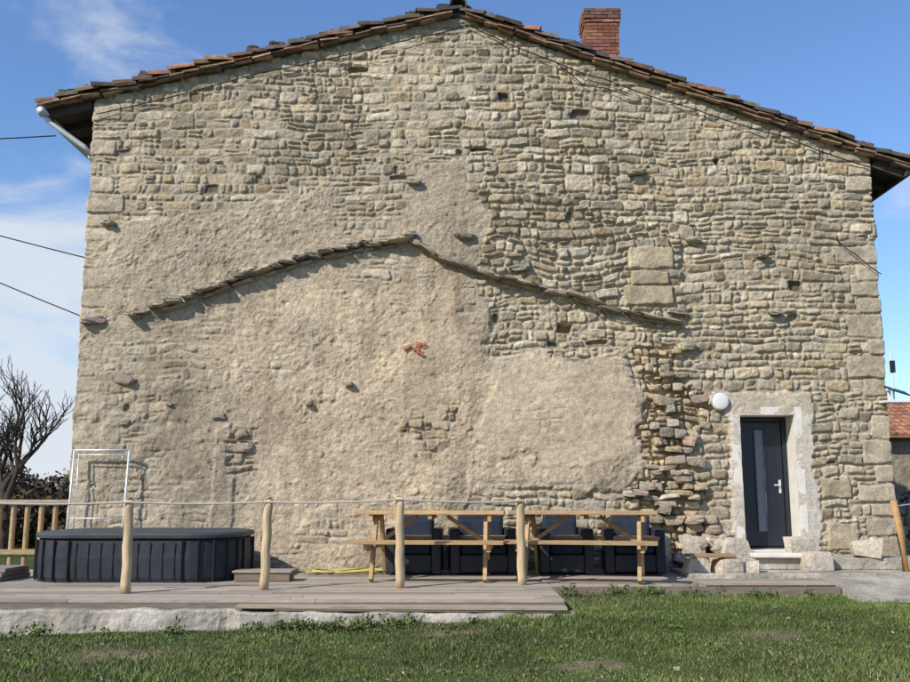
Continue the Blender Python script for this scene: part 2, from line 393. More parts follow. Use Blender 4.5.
C = C * (1 + 0.12 * fbm(X, Z, 0.45, 3, 1150))[..., None]
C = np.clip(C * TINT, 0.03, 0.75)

Y = -h
edge = np.minimum(X - XL, XR - X)
Y = Y + 0.06 * sstep(0.04, 0.0, edge)
Xp = X + np.where(X < 0, 1, -1) * sstep(0.08, 0, edge) * (0.025 + 0.035 * fbm(X * 0 + 3, Z, 3, 4, 1160) - 0.5 * np.clip(h, -.03, .03))
V = np.stack([Xp, Y, Z], -1).reshape(-1, 3)
nx, nz = X.shape
I = np.arange(nx * nz).reshape(nx, nz)
Q = np.stack([I[:-1, :-1], I[1:, :-1], I[1:, 1:], I[:-1, 1:]], -1)
xc = (X[:-1, :-1] + dxg / 2); zc = Z[:-1, :-1] + dxg / 2
keep = (zc < ztop(xc) + 0.03) & ~((xc > DX0) & (xc < DX1) & (zc > DZ0) & (zc < DZ1))
Q = Q[keep]
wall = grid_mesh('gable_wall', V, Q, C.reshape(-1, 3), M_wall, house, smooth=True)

LEN = 11.0
b = MB()
def quadwall(x, z1):
    b.add([(x, 0.04, -0.2), (x, LEN, -0.2), (x, LEN, z1), (x, 0.04, z1)], [(0, 1, 2, 3)])
quadwall(XL + 0.05, float(ztop(XL))); quadwall(XR - 0.05, float(ztop(XR)))
b.add([(XL, LEN, -0.2), (XR, LEN, -0.2), (XR, LEN, float(ztop(XR))), (XRIDGE, LEN, ZRIDGE), (XL, LEN, float(ztop(XL)))], [(0, 1, 2, 3, 4)])
b.obj('side_walls', M_side, house)
XEL, XER = -6.46, 7.06
b = MB()
def slab(xa, xb, off, th, y0, y1, col):
    za = float(ztop(xa)) + off; zb = float(ztop(xb)) + off
    b.add([(xa, y0, za), (xb, y0, zb), (xb, y0, zb + th), (xa, y0, za + th), (xa, y1, za), (xb, y1, zb), (xb, y1, zb + th), (xa, y1, za + th)],
          [(0, 1, 2, 3), (5, 4, 7, 6), (0, 4, 5, 1), (3, 2, 6, 7), (0, 3, 7, 4), (1, 5, 6, 2)], col)
slab(XEL, XRIDGE, 0.012, 0.06, -0.04, LEN, (.1, .08, .06)); slab(XRIDGE, XER, 0.012, 0.06, -0.04, LEN, (.1, .08, .06))
b.obj('roof_boards', M_soff, house)
b = MB()
for s, xe, sl in ((-1, XEL, SL), (1, XER, SR)):
    xw = XL if s < 0 else XR
    for k in range(18):
        y = 0.06 + k * 0.6
        xm = (xw + xe) / 2; zm = float(ztop(xm)) - 0.055
        b.box((xm, y, zm), (abs(xe - xw) * 1.0, 0.09, 0.12), rot=(0, math.atan(sl) * (1 if s > 0 else -1), 0))
    b.box((xe + s * 0.015, LEN / 2 - 0.02, float(ztop(xe)) - 0.02), (0.03, LEN, 0.17))
b.obj('rafters', M_soff, house)

TC = [(.14, .095, .07), (.10, .08, .065), (.19, .115, .08), (.075, .068, .056), (.12, .105, .085), (.25, .145, .095), (.09, .08, .068)]
b = MB()
def canal(c, axis, up, L, r0, r1, col, flip=False):
    side = axis.cross(up).normalized(); n = 6; vs = []; fs = []
    for e, (t, r) in enumerate(((-L / 2, r0), (L / 2, r1))):
        for th in (0, 0.018):
            for k in range(n + 1):
                a = math.pi * k / n
                vs.append(c + axis * t + side * math.cos(a) * (r + th) + (up * math.sin(a) * (r + th) * (-1 if flip else 1)))
    m_ = n + 1
    for k in range(n):
        fs.append((k, k + 1, 2 * m_ + k + 1, 2 * m_ + k)); fs.append((m_ + k, 3 * m_ + k, 3 * m_ + k + 1, m_ + k + 1))
        fs.append((k, m_ + k, m_ + k + 1, k + 1)); fs.append((2 * m_ + k, 2 * m_ + k + 1, 3 * m_ + k + 1, 3 * m_ + k))
    fs.append((0, 2 * m_, 3 * m_, m_)); fs.append((n, m_ + n, 3 * m_ + n, 2 * m_ + n))
    b.add(vs, fs, col)
for s, xe, sl in ((-1, XEL, SL), (1, XER, SR)):
    ang = math.atan(sl); run = abs(xe - XRIDGE) / math.cos(ang)
    ax = Vector((s * math.cos(ang), 0, -math.sin(ang))); up = Vector((s * math.sin(ang) * 1.0, 0, math.cos(ang)))
    nrow = int(LEN / 0.22)
    for r in range(nrow):
        y = -0.045 + r * 0.22; ph = random.uniform(-.1, .1)
        for k in range(int(run / 0.31) + 1):
            t = 0.15 + k * 0.31
            if t > run + 0.1: continue
            base = Vector((XRIDGE, y, ZRIDGE + 0.075)) + ax * (t + ph)
            j = lambda a: random.uniform(-a, a)
            col = vary(random.choice(TC), 0.35)
            tilt = (ax + up * (0.08 + j(0.10)) + Vector((0, j(0.16), 0))).normalized()
            canal(base + up * (0.048 + j(0.022)) + Vector((0, j(0.03), 0)) + ax * j(.06), tilt, up, 0.40 + j(0.05), 0.070, 0.095 + j(.012), col)
            if r < 6:
                canal(base + Vector((0, 0.11 + j(.01), 0)) + up * (0.10 + j(0.01)), (ax + up * 0.04).normalized(), up, 0.44, 0.092, 0.08, vary(random.choice(TC), 0.3), flip=True)
for k in range(int(LEN / 0.36)):
    canal(Vector((XRIDGE, k * 0.36 + 0.1, ZRIDGE + 0.15)), Vector((0, -1, 0.05)).normalized(), Vector((0, 0, 1)), 0.44, 0.11, 0.13, vary(random.choice(TC), 0.3))
b.obj('canal_tiles', M_tile, house)
b = MB()
for s, xe, sl in ((-1, XEL, SL), (1, XER, SR)):
    ang = math.atan(sl); run = abs(xe - XRIDGE) / math.cos(ang)
    t = 0.12
    while t < run:
        L = random.uniform(0.24, 0.34); tm = t + L / 2
        x = XRIDGE + s * math.cos(ang) * tm; z = ZRIDGE - math.sin(ang) * tm
        for lay, (yy, zz, th) in enumerate(((-0.10, 0.062, 0.022), (-0.06, 0.030, 0.026))):
            b.box((x + random.uniform(-.03, .03), yy + random.uniform(-.02, .02) + 0.06, z + zz + random.uniform(-.010, .010)), (L * 0.98, 0.22, th),
                  rot=(random.uniform(-.08, .08), s * ang + random.uniform(-.07, .07) - s * 0.04, random.uniform(-.05, .05)), col=vary(random.choice([(.28, .18, .115), (.22, .145, .095), (.34, .235, .155), (.14, .11, .08)]), 0.25), jit=0.006)
        t += L * 0.97
b.obj('verge_tiles', M_tile, house)
b = MB()
for k in range(150):
    s = -1 if random.random() < 0.6 else 1
    sl = SL if s < 0 else SR; ang = math.atan(sl)
    t = random.uniform(0.15, 6.5 if s < 0 else 6.9)
    x = XRIDGE + s * math.cos(ang) * t; z = ZRIDGE - math.sin(ang) * t
    sz = random.uniform(0.10, 0.24) if s < 0 else random.uniform(.08, .16)
    b.rock((x, random.uniform(-.02, 0.35), z + 0.21 + sz * 0.12), (sz, sz * 0.8, sz * 0.62), rot=random.uniform(-.3, .3), col=vary(random.choice([(.085, .075, .06), (.12, .10, .08), (.06, .055, .045), (.05, .055, .03)]), .25), rough=.2, e=3)
b.obj('verge_stones', M_stone, house, smooth=False)

ch = empty('chimney'); ch.parent = house
b = MB(); cx0, cx1, cy0, cy1 = 2.26, 2.84, 1.0, 1.55
b.box(((cx0 + cx1) / 2, (cy0 + cy1) / 2, 9.0), (cx1 - cx0 - 0.02, cy1 - cy0 - 0.02, 1.72), col=(.30, .22, .17))
b.obj('mortar_core', M_brick, ch)
b = MB(); z = 8.15; k = 0
while z < 9.84:
    o = 0.035 if z > 9.64 else (0.018 if z > 9.58 else 0)
    L = 0.205
    for side in range(4):
        if side in (0, 2):
            x = cx0 - o - (0.1 if k % 2 else 0)
            while x < cx1 + o - 0.01:
                xa = max(x, cx0 - o); xb = min(x + L, cx1 + o)
                if xb - xa > 0.03:
                    b.box(((xa + xb) / 2, (cy0 - o + 0.04) if side == 0 else (cy1 + o - 0.04), z + .03), (xb - xa - 0.01, 0.1, 0.052), col=vary(random.choice([(.27, .115, .075), (.23, .10, .07), (.31, .15, .10)]) if o < .03 else (.17, .10, .08), .25), jit=.004)
                x += L
        else:
            y = cy0 + 0.1
            while y < cy1 - 0.1:
                b.box(((cx0 - o + 0.04) if side == 1 else (cx1 + o - 0.04), y + .08, z + .03), (0.1, 0.17, 0.052), col=vary((.26, .12, .08), .2), jit=.003)
                y += 0.18
    z += 0.064; k += 1
b.obj('chimney_bricks', M_brick, ch)
b = MB(); b.box(((cx0 + cx1) / 2, (cy0 + cy1) / 2, 9.865), (cx1 - cx0 + .04, cy1 - cy0 + .04, 0.03), col=(.16, .14, .12), jit=.008); b.obj('chimney_cap', M_brick, ch)

b = MB()
b.tube([(XEL - 0.06, -0.16, 7.52), (XEL - 0.06, LEN, 7.52)], 0.065, 12)
b.tube([(XEL - 0.05, -0.05, 7.48), (XEL + 0.06, -0.03, 7.36), (XL - 0.10, .02, 6.99), (XL + .02, .06, 6.86)], 0.042, 10)
b.tube([(XL - .02, .12, 6.86), (XL - 0.06, 0.6, 6.75), (XL - 0.07, 0.7, 0.3)], 0.042, 10)
b.obj('gutter_left', M_zinc, house, smooth=True)
b = MB(); b.tube([(XER + 0.07, -0.05, 6.56), (XER + 0.07, LEN, 6.56)], 0.06, 12); b.obj('gutter_right', M_soff, house, smooth=True)

# old roof line: projecting drip slabs
b = MB()
LINE = [(-4.98, 4.27), (-4.23, 4.49), (-3.55, 4.77), (-2.55, 5.10), (-1.63, 5.34), (-.78, 5.45), (-.50, 5.36), (-.23, 5.17), (.39, 4.96), (1.16, 4.72), (1.92, 4.53), (2.53, 4.32), (3.45, 4.15)]
def interp_line(s_):
    acc = 0
    for (a, c_) in zip(LINE[:-1], LINE[1:]):
        l = math.hypot(c_[0] - a[0], c_[1] - a[1])
        if s_ <= acc + l:
            t = (s_ - acc) / l; return a[0] + (c_[0] - a[0]) * t, a[1] + (c_[1] - a[1]) * t, math.atan2(c_[1] - a[1], c_[0] - a[0])
        acc += l
    return None
s_ = 0.05
while True:
    r_ = interp_line(s_)
    if r_ is None: break
    x, z, a = r_
    left = x < -.9
    L = random.uniform(0.16, 0.32) if left else random.uniform(0.24, 0.5)
    th = random.uniform(0.05, 0.09) if left else random.uniform(0.045, 0.09)
    pr = random.uniform(0.07, 0.17)
    b.rock((x, -pr / 2 + 0.02, z + random.uniform(-.02, .02)), (L, pr + 0.14, th), rot=-(a * (0.2 if left else 0.9)) + random.uniform(-.14, .14),
           col=vary(random.choice([(.27, .235, .185), (.33, .285, .215), (.21, .185, .15), (.38, .32, .24)]), .2), rough=.12, e=4)
    if random.random() < 0.7:
        b.rock((x + .08, -pr / 2 + 0.07, z - 0.065), (L * .8, pr + 0.02, 0.05), rot=-a, col=vary((.31, .26, .195), .2), rough=.12)
    s_ += L * 0.74
for (x, z, w_) in ((-5.52, 4.18, .34), (-5.4, 5.72, .2), (.16, 5.50, .30), (-.65, 6.38, .22), (2.86, 6.55, .26), (3.7, 5.45, .24), (-.72, 5.55, .22), (4.9, 4.3, .2), (3.4, 4.32, .3),
                   (1.0, 5.0, .3), (4.75, 5.2, .18)):
    b.rock((x, -.03, z), (w_, 0.17, w_ * .32), rot=random.uniform(-.15, .15), col=vary((.31, .27, .205), .2), rough=.14)
b.obj('drip_course', M_stone, house, smooth=False)

b = MB()
ZT = [.4, 1.6, 2.0, 2.5, 3.0, 3.3, 3.8]; XA = [2.65, 2.60, 2.95, 2.85, 3.10, 2.90, 2.9]; XB = [3.9, 3.75, 3.45, 3.72, 3.78, 3.38, 3.40]
SCOL = [(.44, .375, .28), (.40, .32, .22), (.47, .405, .31), (.35, .30, .225), (.43, .335, .225), (.30, .255, .195)]
z = .50
while z < 3.78:
    hh = random.uniform(.07, .14); x0 = np.interp(z, ZT, XA) + random.uniform(-.12, .22); x1 = np.interp(z, ZT, XB) + random.uniform(-.3, .15); x = x0
    while x < x1:
        w_ = random.uniform(.10, .32)
        if random.random() < .45:
            pr = random.uniform(.01, .13) * np.interp(z, [.5, 1.6, 3.8], [1.6, 1.0, .7])
            b.rock((x + w_ / 2, -pr / 2 + .01, z + hh / 2 + random.uniform(-.02, .02)), (w_ * .98, pr + .10, hh * random.uniform(.8, 1.1)), rot=random.uniform(-.14, .14), col=vary(random.choice(SCOL), .2), rough=.07, e=8)
        x += w_
    z += hh * .98
for k in range(34):
    b.rock((random.uniform(2.6, 3.85), random.uniform(-.45, -.05), .47 + random.uniform(.03, .42)), (random.uniform(.12, .34), random.uniform(.12, .3), random.uniform(.08, .2)), rot=random.uniform(-.4, .4), col=vary((.42, .36, .27), .2), rough=.10, e=7)
for (x, z, w_) in ((-3.2, 2.45, .2), (-3.15, 2.25, .24), (-5.0, 3.28, .3), (-4.95, 2.62, .16), (-3.55, 2.72, .2), (-1.6, 3.2, .12), (-2.2, 2.9, .1), (-4.3, 2.9, .1)):
    b.rock((x, -.02, z), (w_, .11, w_ * .55), rot=random.uniform(-.5, .5), col=vary((.30, .255, .195), .2), rough=.14)
b.obj('toothing_stones', M_stone, house, smooth=False)
b = MB()
for k in range(9):
    b.box((-.62 + random.uniform(-.14, .3), -.012, 3.66 + random.uniform(-.17, .16)), (random.uniform(.05, .12), .07, random.uniform(.025, .05)), rot=(0, random.uniform(-.8, .8), 0), col=vary((.42, .16, .085), .25), jit=.010)
for k in range(3): b.box((.1 + k * .07 + random.uniform(-.1, .1), -.01, 3.72 + random.uniform(-.05, .05)), (.07, .06, .03), rot=(0, random.uniform(-.4, .4), 0), col=vary((.36, .18, .11), .2), jit=.008)
b.obj('exposed_bricks', M_brick, house)

# door
door = empty('front_door'); door.parent = house
b = MB(); dw = DX1 - DX0; zc_ = (DZ0 + DZ1) / 2
b.box((DX0 - .06, .24, zc_), (.12, .50, DZ1 - DZ0 + .24)); b.box((DX1 + .06, .24, zc_), (.12, .50, DZ1 - DZ0 + .24))
b.box(((DX0 + DX1) / 2, .24, DZ1 + .06), (dw, .50, .12)); b.box(((DX0 + DX1) / 2, .20, DZ0 - .06), (dw, .62, .12))
b.obj('reveal', M_white, door, bevel=.006)
b = MB(); yd = .40
b.box((DX0 + .035, yd, zc_), (.07, .07, DZ1 - DZ0)); b.box((DX1 - .035, yd, zc_), (.07, .07, DZ1 - DZ0)); b.box(((DX0 + DX1) / 2, yd, DZ1 - .035), (dw - .14, .07, .07))
b.box(((DX0 + DX1) / 2, yd + .02, DZ0 + .015), (dw - .14, .08, .03))
lx0, lx1 = DX0 + .075, DX1 - .075; gx0, gx1 = lx0 + .25, lx0 + .41; gz0, gz1 = DZ0 + .25, DZ1 - .20
b.box(((lx0 + gx0) / 2, yd + .02, zc_ - .02), (gx0 - lx0, .05, DZ1 - DZ0 - .12)); b.box(((lx1 + gx1) / 2, yd + .02, zc_ - .02), (lx1 - gx1, .05, DZ1 - DZ0 - .12))
b.box(((gx0 + gx1) / 2, yd + .02, (gz1 + DZ1 - .08) / 2), (gx1 - gx0, .05, DZ1 - .08 - gz1)); b.box(((gx0 + gx1) / 2, yd + .02, (gz0 + DZ0 + .04) / 2), (gx1 - gx0, .05, gz0 - DZ0 - .04))
for gx in (gx0, gx1): b.box((gx, yd - .01, (gz0 + gz1) / 2), (.02, .02, gz1 - gz0 + .02))
b.obj('door_leaf', M_anth, door, bevel=.004)
b = MB(); b.box(((gx0 + gx1) / 2, yd + .025, (gz0 + gz1) / 2), (gx1 - gx0 - .01, .02, gz1 - gz0)); b.obj('glass_strip', M_frost, door)
b = MB(); hx = lx1 - .06
b.tube([(hx, yd - .05, 1.70), (hx - .1, yd - .05, 1.70)], .011, 8); b.tube([(hx, yd - .05, 1.70), (hx, yd, 1.70)], .01, 6); b.box((hx, yd - .012, 1.68), (.035, .01, .2))
b.obj('door_handle', M_alu, door, smooth=False)

lamp = empty('bulkhead_lamp', (3.99, -.03, 2.94))
b = MB()
b.tube([(0, .06, 0), (0, -.03, 0)], [.130, .130], 28); b.tube([(0, -.03, 0), (0, -.045, 0), (0, -.055, 0), (0, -.060, 0)], [.122, .118, .08, .03], 28)
b.obj('lamp_body', M_paint, lamp, smooth=False, bevel=.004)

b = MB()
def cable(pts, r=.011, sub=8, sag=.03):
    out = []
    for i in range(len(pts) - 1):
        a = Vector(pts[i]); c_ = Vector(pts[i + 1])
        for k in range(sub):
            t = k / sub; out.append(a.lerp(c_, t) - Vector((0, 0, sag * 4 * t * (1 - t))))
    out.append(Vector(pts[-1])); b.tube(out, r, 6)
cable([(XL + .1, -.05, 7.50), (-3.2, -.06, 8.17), (-.6, -.06, 8.80), (.2, -.06, 9.02), (1.6, -.06, 8.38), (2.4, -.06, 8.08), (3.8, -.06, 7.58), (5.2, -.06, 7.12), (6.5, -.06, 6.62)], .009)
cable([(1.6, -.06, 8.38), (2.05, -.06, 7.98), (2.4, -.06, 7.93), (2.75, -.06, 7.8)], .008, sag=0)
cable([(5.9, -.06, 5.45), (6.2, -.06, 5.2), (6.55, -.06, 4.9)], .008, sag=.02)
b.obj('wall_cable', M_black, house)
ca = empty('overhead_cables')
b = MB()
cable([(-24, 5, 9.6), (XEL, .3, 7.28)], .011, 24, .35); cable([(-24, 5, 12.5), (XL, .2, 5.22)], .011, 24, .5); cable([(-24, 5, 14.0), (XL, .2, 4.28)], .011, 24, .6)
b.obj('cables', M_black, ca)

sol = empty('solar_wall_light', (6.58, -.05, 3.05))
b = MB(); b.box((.02, 0, -.12), (.40, .22, .03)); b.tube([(.04, .03, -.14), (.04, .03, .62)], .014, 8); b.box((-.02, .07, -.02), (.04, .08, .16)); b.obj('bracket', M_paint, sol, bevel=.004)
b = MB(); b.box((.06, -.03, .05), (.34, .24, .02), rot=(0.35, 0.3, 0)); b.box((.05, 0.02, .42), (.06, .06, .18)); b.obj('solar_panel', M_anth, sol, bevel=.004)

# ------------------------------------------------------------------ ground
def ground_z(x, y):
    x = np.asarray(x, float); y = np.asarray(y, float)
    zf = np.interp(x, [-8, -5, 1.2, 2, 9], [.10, .14, .29, .30, .34])
    t = sstep(-9.5, -3.6, y)
    z = -0.03 + (zf + .03) * t + 0.035 * fbm(x, y, .5, 3, 2000) + 0.016 * fbm(x, y, 2.5, 2, 2010)
    return z
def axis_pts(lo, hi, step, far):
    a = list(np.arange(lo, hi + 1e-6, step)); s_ = step
    l, r = [], []; x = hi
    while x < far: s_ *= 1.25; x += s_; r.append(x)
    s_ = step; x = lo
    while x > -far: s_ *= 1.25; x -= s_; l.append(x)
    return np.array(l[::-1] + a + r)
gx = axis_pts(-10, 11, .08, 2500); gy = axis_pts(-14, 2, .08, 2500)
GX, GY = np.meshgrid(gx, gy, indexing='ij'); GZ = ground_z(GX, GY)
far = sstep(40, 700, np.hypot(GX, GY)); GZ = GZ + far * (14 * (fbm(GX, GY, .003, 3, 2050) + .2))
n1, n2 = GX.shape; I = np.arange(n1 * n2).reshape(n1, n2)
Q = np.stack([I[:-1, :-1], I[1:, :-1], I[1:, 1:], I[:-1, 1:]], -1).reshape(-1, 4)
PATCH = ((-2.9, -5.3, .55), (-.1, -4.75, .45), (-3.9, -6.6, .5), (1.1, -5.9, .35), (2.9, -5.0, .3))
def bareness(x, y):
    q = sstep(.50, .95, fbm(x, y, .9, 4, 2100))
    for (bx_, by_, br__) in PATCH:
        q = np.maximum(q, .85 * sstep(1.1, .3, np.hypot((x - bx_) / br__, (y - by_) / (br__ * .6)) + .5 * fbm(x, y, 2.5, 4, 2110)))
    return q
bare = bareness(GX, GY)
gc = np.array([.068, .085, .030]) * (1 + .3 * fbm(GX, GY, 3, 3, 2120))[..., None]
gd = np.array([.21, .165, .11]) * (1 + .25 * fbm(GX, GY, 4, 3, 2130))[..., None]
gcol = gc * (1 - bare[..., None]) + gd * bare[..., None]
M_ground = new_mat('lawn_soil', attr=True, var=.35, nscale=9, bump=.8, bscale=40, bdist=.03, rough=.95, spec=.1)
grid_mesh('ground', np.stack([GX, GY, GZ], -1).reshape(-1, 3), Q, gcol.reshape(-1, 3), M_ground)

rng = RS(5); NB = 360000
bx = rng.uniform(-7.2, 8.2, NB); by = rng.uniform(-9.6, -2.1, NB)
ok = ((by < -4.20) | ((bx > 1.22) & (by < -2.25) & (bx < 4.75)) | ((bx > 4.75) & (by < -2.78)))
ok &= np.abs(bx) < (by + 14) * .56 + 1.2
ok &= rng.rand(NB) > bareness(bx, by) * .9
bx = bx[ok]; by = by[ok]; n = len(bx)
bz = ground_z(bx, by)
tall = np.clip(.45 + .65 * fbm(bx, by, 1.3, 4, 2200), 0.02, 1.6)
edge_t = np.exp(-np.abs(by + 4.28) / .12) * (bx < 1.3) * (fbm(bx, by * 0, 1.1, 2, 2210) > -.1) + np.exp(-np.abs(by + 2.3) / .12) * (bx > 1.2)
hh = (.014 + .038 * tall) * rng.uniform(.5, 1.4, n) * (1 + 1.4 * edge_t)
ang = rng.uniform(0, 2 * np.pi, n); wid = rng.uniform(.003, .0075, n)
la = rng.uniform(0, 2 * np.pi, n); ln = hh * rng.uniform(.1, 1.2, n)
p0 = np.stack([bx - np.cos(ang) * wid, by - np.sin(ang) * wid, bz - .004], -1)
p1 = np.stack([bx + np.cos(ang) * wid, by + np.sin(ang) * wid, bz - .004], -1)
p2 = np.stack([bx + np.cos(la) * ln, by + np.sin(la) * ln, bz + hh], -1)
GV = np.stack([p0, p1, p2], 1).reshape(-1, 3)
gp = np.array([[.105, .15, .032], [.078, .12, .027], [.14, .18, .042], [.20, .19, .08], [.28, .235, .14]])
dry = np.clip(.5 + .7 * fbm(bx, by, .7, 4, 2290), 0, 1)
ci = np.where(rng.rand(n) < .08 + .26 * dry, rng.choice([3, 4], n), rng.choice(3, n, p=[.4, .35, .25]))
gcl = gp[ci] * rng.uniform(.7, 1.3, n)[:, None] * (1 + .34 * fbm(bx, by, .8, 4, 2300))[:, None]
grid_mesh('lawn_grass', GV, np.arange(3 * n).reshape(-1, 3), np.repeat(np.clip(gcl, .01, 1), 3, 0), M_blade, smooth=False)

def leaf_mesh(name, cen, rad, cnt, size, cols, seed, tall_leaf=.5):
    r = RS(seed); cen = np.repeat(np.array(cen, float), cnt, 0); rad = np.repeat(np.array(rad, float), cnt, 0); n = len(cen)
    d = r.normal(size=(n, 3)); d /= np.linalg.norm(d, axis=1)[:, None]; p = cen + d * rad * (r.rand(n, 1) ** .4)
    a = r.normal(size=(n, 3)); a /= np.linalg.norm(a, axis=1)[:, None]; q = np.cross(a, r.normal(size=(n, 3))); q /= np.linalg.norm(q, axis=1)[:, None]
    s_ = size * r.uniform(.6, 1.4, (n, 1))
    Vv = np.stack([p - a * s_, p - q * s_ * tall_leaf, p + a * s_, p + q * s_ * tall_leaf], 1).reshape(-1, 3)
    cc = np.array(cols)[r.randint(len(cols), size=n)] * r.uniform(.65, 1.35, (n, 1))
    return grid_mesh(name, Vv, np.arange(4 * n).reshape(-1, 4), np.repeat(cc, 4, 0), M_leaf, smooth=False)
r0 = RS(31); cen = []; rad = []
for k in range(80):
    x = r0.choice([r0.uniform(-2.1, -.9), r0.uniform(-5.5, 1.1), r0.uniform(1.3, 4.6)]); y = (-4.30 if x < 1.2 else -2.3) + r0.uniform(-.14, .02)
    cen.append((x, y, float(ground_z(x, y)) + .04)); rad.append((r0.uniform(.06, .18), .08, r0.uniform(.04, .15)))
leaf_mesh('weeds', cen, rad, 60, .024, [(.07, .13, .03), (.10, .16, .04), (.055, .09, .02), (.14, .14, .05)], 32, .35)
cen = []; rad = []
for k in range(420):
    x = r0.uniform(-6, 7); y = r0.uniform(-8.8, -4.4)
    if x > 1.3 and r0.rand() < .4: y = r0.uniform(-4.5, -2.6)
    cen.append((x, y, float(ground_z(x, y)) + .018)); s_ = r0.uniform(.03, .09); rad.append((s_, s_, .018))
leaf_mesh('clover_patches', cen, rad, 14, .016, [(.09, .15, .035), (.12, .18, .05), (.065, .105, .03)], 33)
n = 650; x = r0.uniform(-6, 7, n); y = r0.uniform(-8.8, -4.3, n)
leaf_mesh('fallen_leaves', np.stack([x, y, ground_z(x, y) + .03], -1), np.full((n, 3), .015), 1, .017, [(.20, .13, .07), (.28, .20, .11), (.14, .10, .06), (.33, .28, .2)], 34)
b = MB()
for k in range(14):
    x = random.uniform(-5.5, 6); y = random.uniform(-8.2, -4.5)
    if k < 3: x, y = -3.1 - .08 * k, -7.2
    s_ = random.uniform(.03, .07); b.rock((x, y, float(ground_z(x, y)) + .008), (s_, s_, s_ * .6), col=vary((.33, .29, .23), .3), rough=.15)
b.obj('scattered_stones', M_stone)

# ------------------------------------------------------------------ deck
DZ = .465
deck = empty('wooden_deck')
b = MB(); WC = [(.31, .27, .22), (.36, .305, .25), (.26, .225, .18), (.40, .33, .26), (.33, .295, .25), (.28, .23, .175)]
def boards(x0, x1, y0, y1, z, w_=.14):
    y = y0
    while y < y1 - .02:
        x = x0; first = True
        while x < x1 - .01:
            L = random.uniform(1.0, 2.4) if first else 2.6
            first = False
            xb = min(x + L, x1)
            b.box(((x + xb) / 2, y + w_ / 2, z - .014 + random.uniform(-.003, .003)), (xb - x - .005, w_ - .010, .028), rot=(random.uniform(-.015, .015), random.uniform(-.001, .001), 0), col=vary(random.choice(WC), .18))
            x = xb
        y += w_
boards(-9.0, 1.15, -3.95, -2.05, DZ); boards(-9, 3.1, -2.05 + .002, -.05, DZ)
boards(3.1 + .005, 4.74, -2.048, -1.35, DZ - .004)
boards(1.155, 3.1, -2.2, -2.06, DZ - .01)
b.box((-3.92, -3.965, DZ - .065), (10.14, .024, .07), col=(.17, .14, .11))
b.box((2.95, -2.215, DZ - .10), (3.58, .024, .15), col=(.20, .16, .125))
b.box((-.55, -4.06, DZ - .055), (3.4, .20, .03), rot=(0, .004, -.018), col=(.34, .28, .21))
b.box((-.35, -4.09, DZ - .083), (3.0, .14, .022), rot=(0, .004, -.01), col=(.15, .12, .09))
b.obj('deck_boards', M_wood, deck, bevel=.003)
b = MB(); n_ = 260; vs = []; fs = []
for i in range(n_ + 1):
    x = -9 + 10.23 * i / n_
    j1 = .03 * float(fbm(x, 0, 3, 4, 3000)); j2 = .014 * float(fbm(x, 5, 4, 3, 3010))
    top = .385 if x < -2.25 else .365
    g = float(ground_z(x, -4.3)); y0 = -4.10 if x < -2.25 else -4.17
    vs += [(x, -3.98, top + j2), (x, y0 + j1, top + j2), (x, y0 - .02 + j1, top - .02 + j2), (x, y0 - .03 + j1 * 1.3, (top + g) / 2), (x, y0 - .045 + j1, g - .12)]
    if i:
        for k in range(4): fs.append(((i - 1) * 5 + k, i * 5 + k, i * 5 + k + 1, (i - 1) * 5 + k + 1)[::-1])
b.add(vs, fs); b.add([(1.23, -3.98, .36), (1.23, -4.17, .36), (1.23, -4.21, 0), (1.23, -3.98, 0)], [(0, 1, 2, 3)])
b.obj('concrete_plinth', M_conc)
ter = empty('terrace')
b = MB()
b.box((6.3, -.66, .42), (6.4, 1.36, .20), jit=.01); b.obj('terrace_slab', M_conc, ter, bevel=.015)
b = MB(); b.box((6.9, -.32, .60), (6.1, .66, .16), jit=.01); b.obj('terrace_step', M_conc, ter, bevel=.015)
b = MB(); b.box((4.70, -.42, .715), (1.05, .62, .06), jit=.006); b.obj('door_step', M_white, ter, bevel=.012)
b = MB(); b.add([(4.76, -1.34, .505), (9.5, -1.34, .505), (9.5, -2.75, .33), (4.76, -2.75, .36), (4.76, -1.34, 0), (9.5, -1.34, 0), (9.5, -2.75, 0), (4.76, -2.75, 0)], [(0, 3, 2, 1), (3, 7, 6, 2), (0, 4, 7, 3)]); b.obj('ramp', M_conc, ter)

def block(name, c, size, rot=0, col=(.50, .44, .35)):
    b_ = MB(); b_.rock((0, 0, 0), size, col=col, rough=.025, e=14)
    o = b_.obj(name, M_stone, None, bevel=0); o.location = c; o.rotation_euler = (0, 0, rot); return o
block('stone_block', (3.98, -.42, .81), (.38, .30, .27), .1); block('stone_block', (5.02, -.72, .64), (.38, .30, .27), -.1)
block('stone_block', (5.83, -.5, .80), (.40, .30, .25), .05); block('stone_block', (6.9, -.5, .84), (.42, .3, .32), .05)
block('stone_block', (4.90, -.48, .84), (.40, .20, .24), .05, (.55, .49, .40))
block('stone_block', (3.42, -.30, .82), (.34, .3, .30), .1)
lb = empty('low_bench', (3.48, -1.1, .50))
b = MB(); b.rock((-.22, 0, .10), (.3, .3, .24), col=(.47, .40, .30), rough=.04, e=10); b.rock((.20, 0, .10), (.34, .3, .24), col=(.50, .43, .33), rough=.04, e=10); b.obj('bench_stones', M_stone, lb)
b = MB(); b.box((-.03, 0, .245), (.62, .28, .04), col=(.33, .21, .11)); b.obj('bench_plank', M_pine, lb, bevel=.006)
for (x, y) in ((3.35, -.75), (4.0, -1.05)): block('stone_block', (x, y, .58), (.26, .22, .17), random.uniform(-.3, .3))

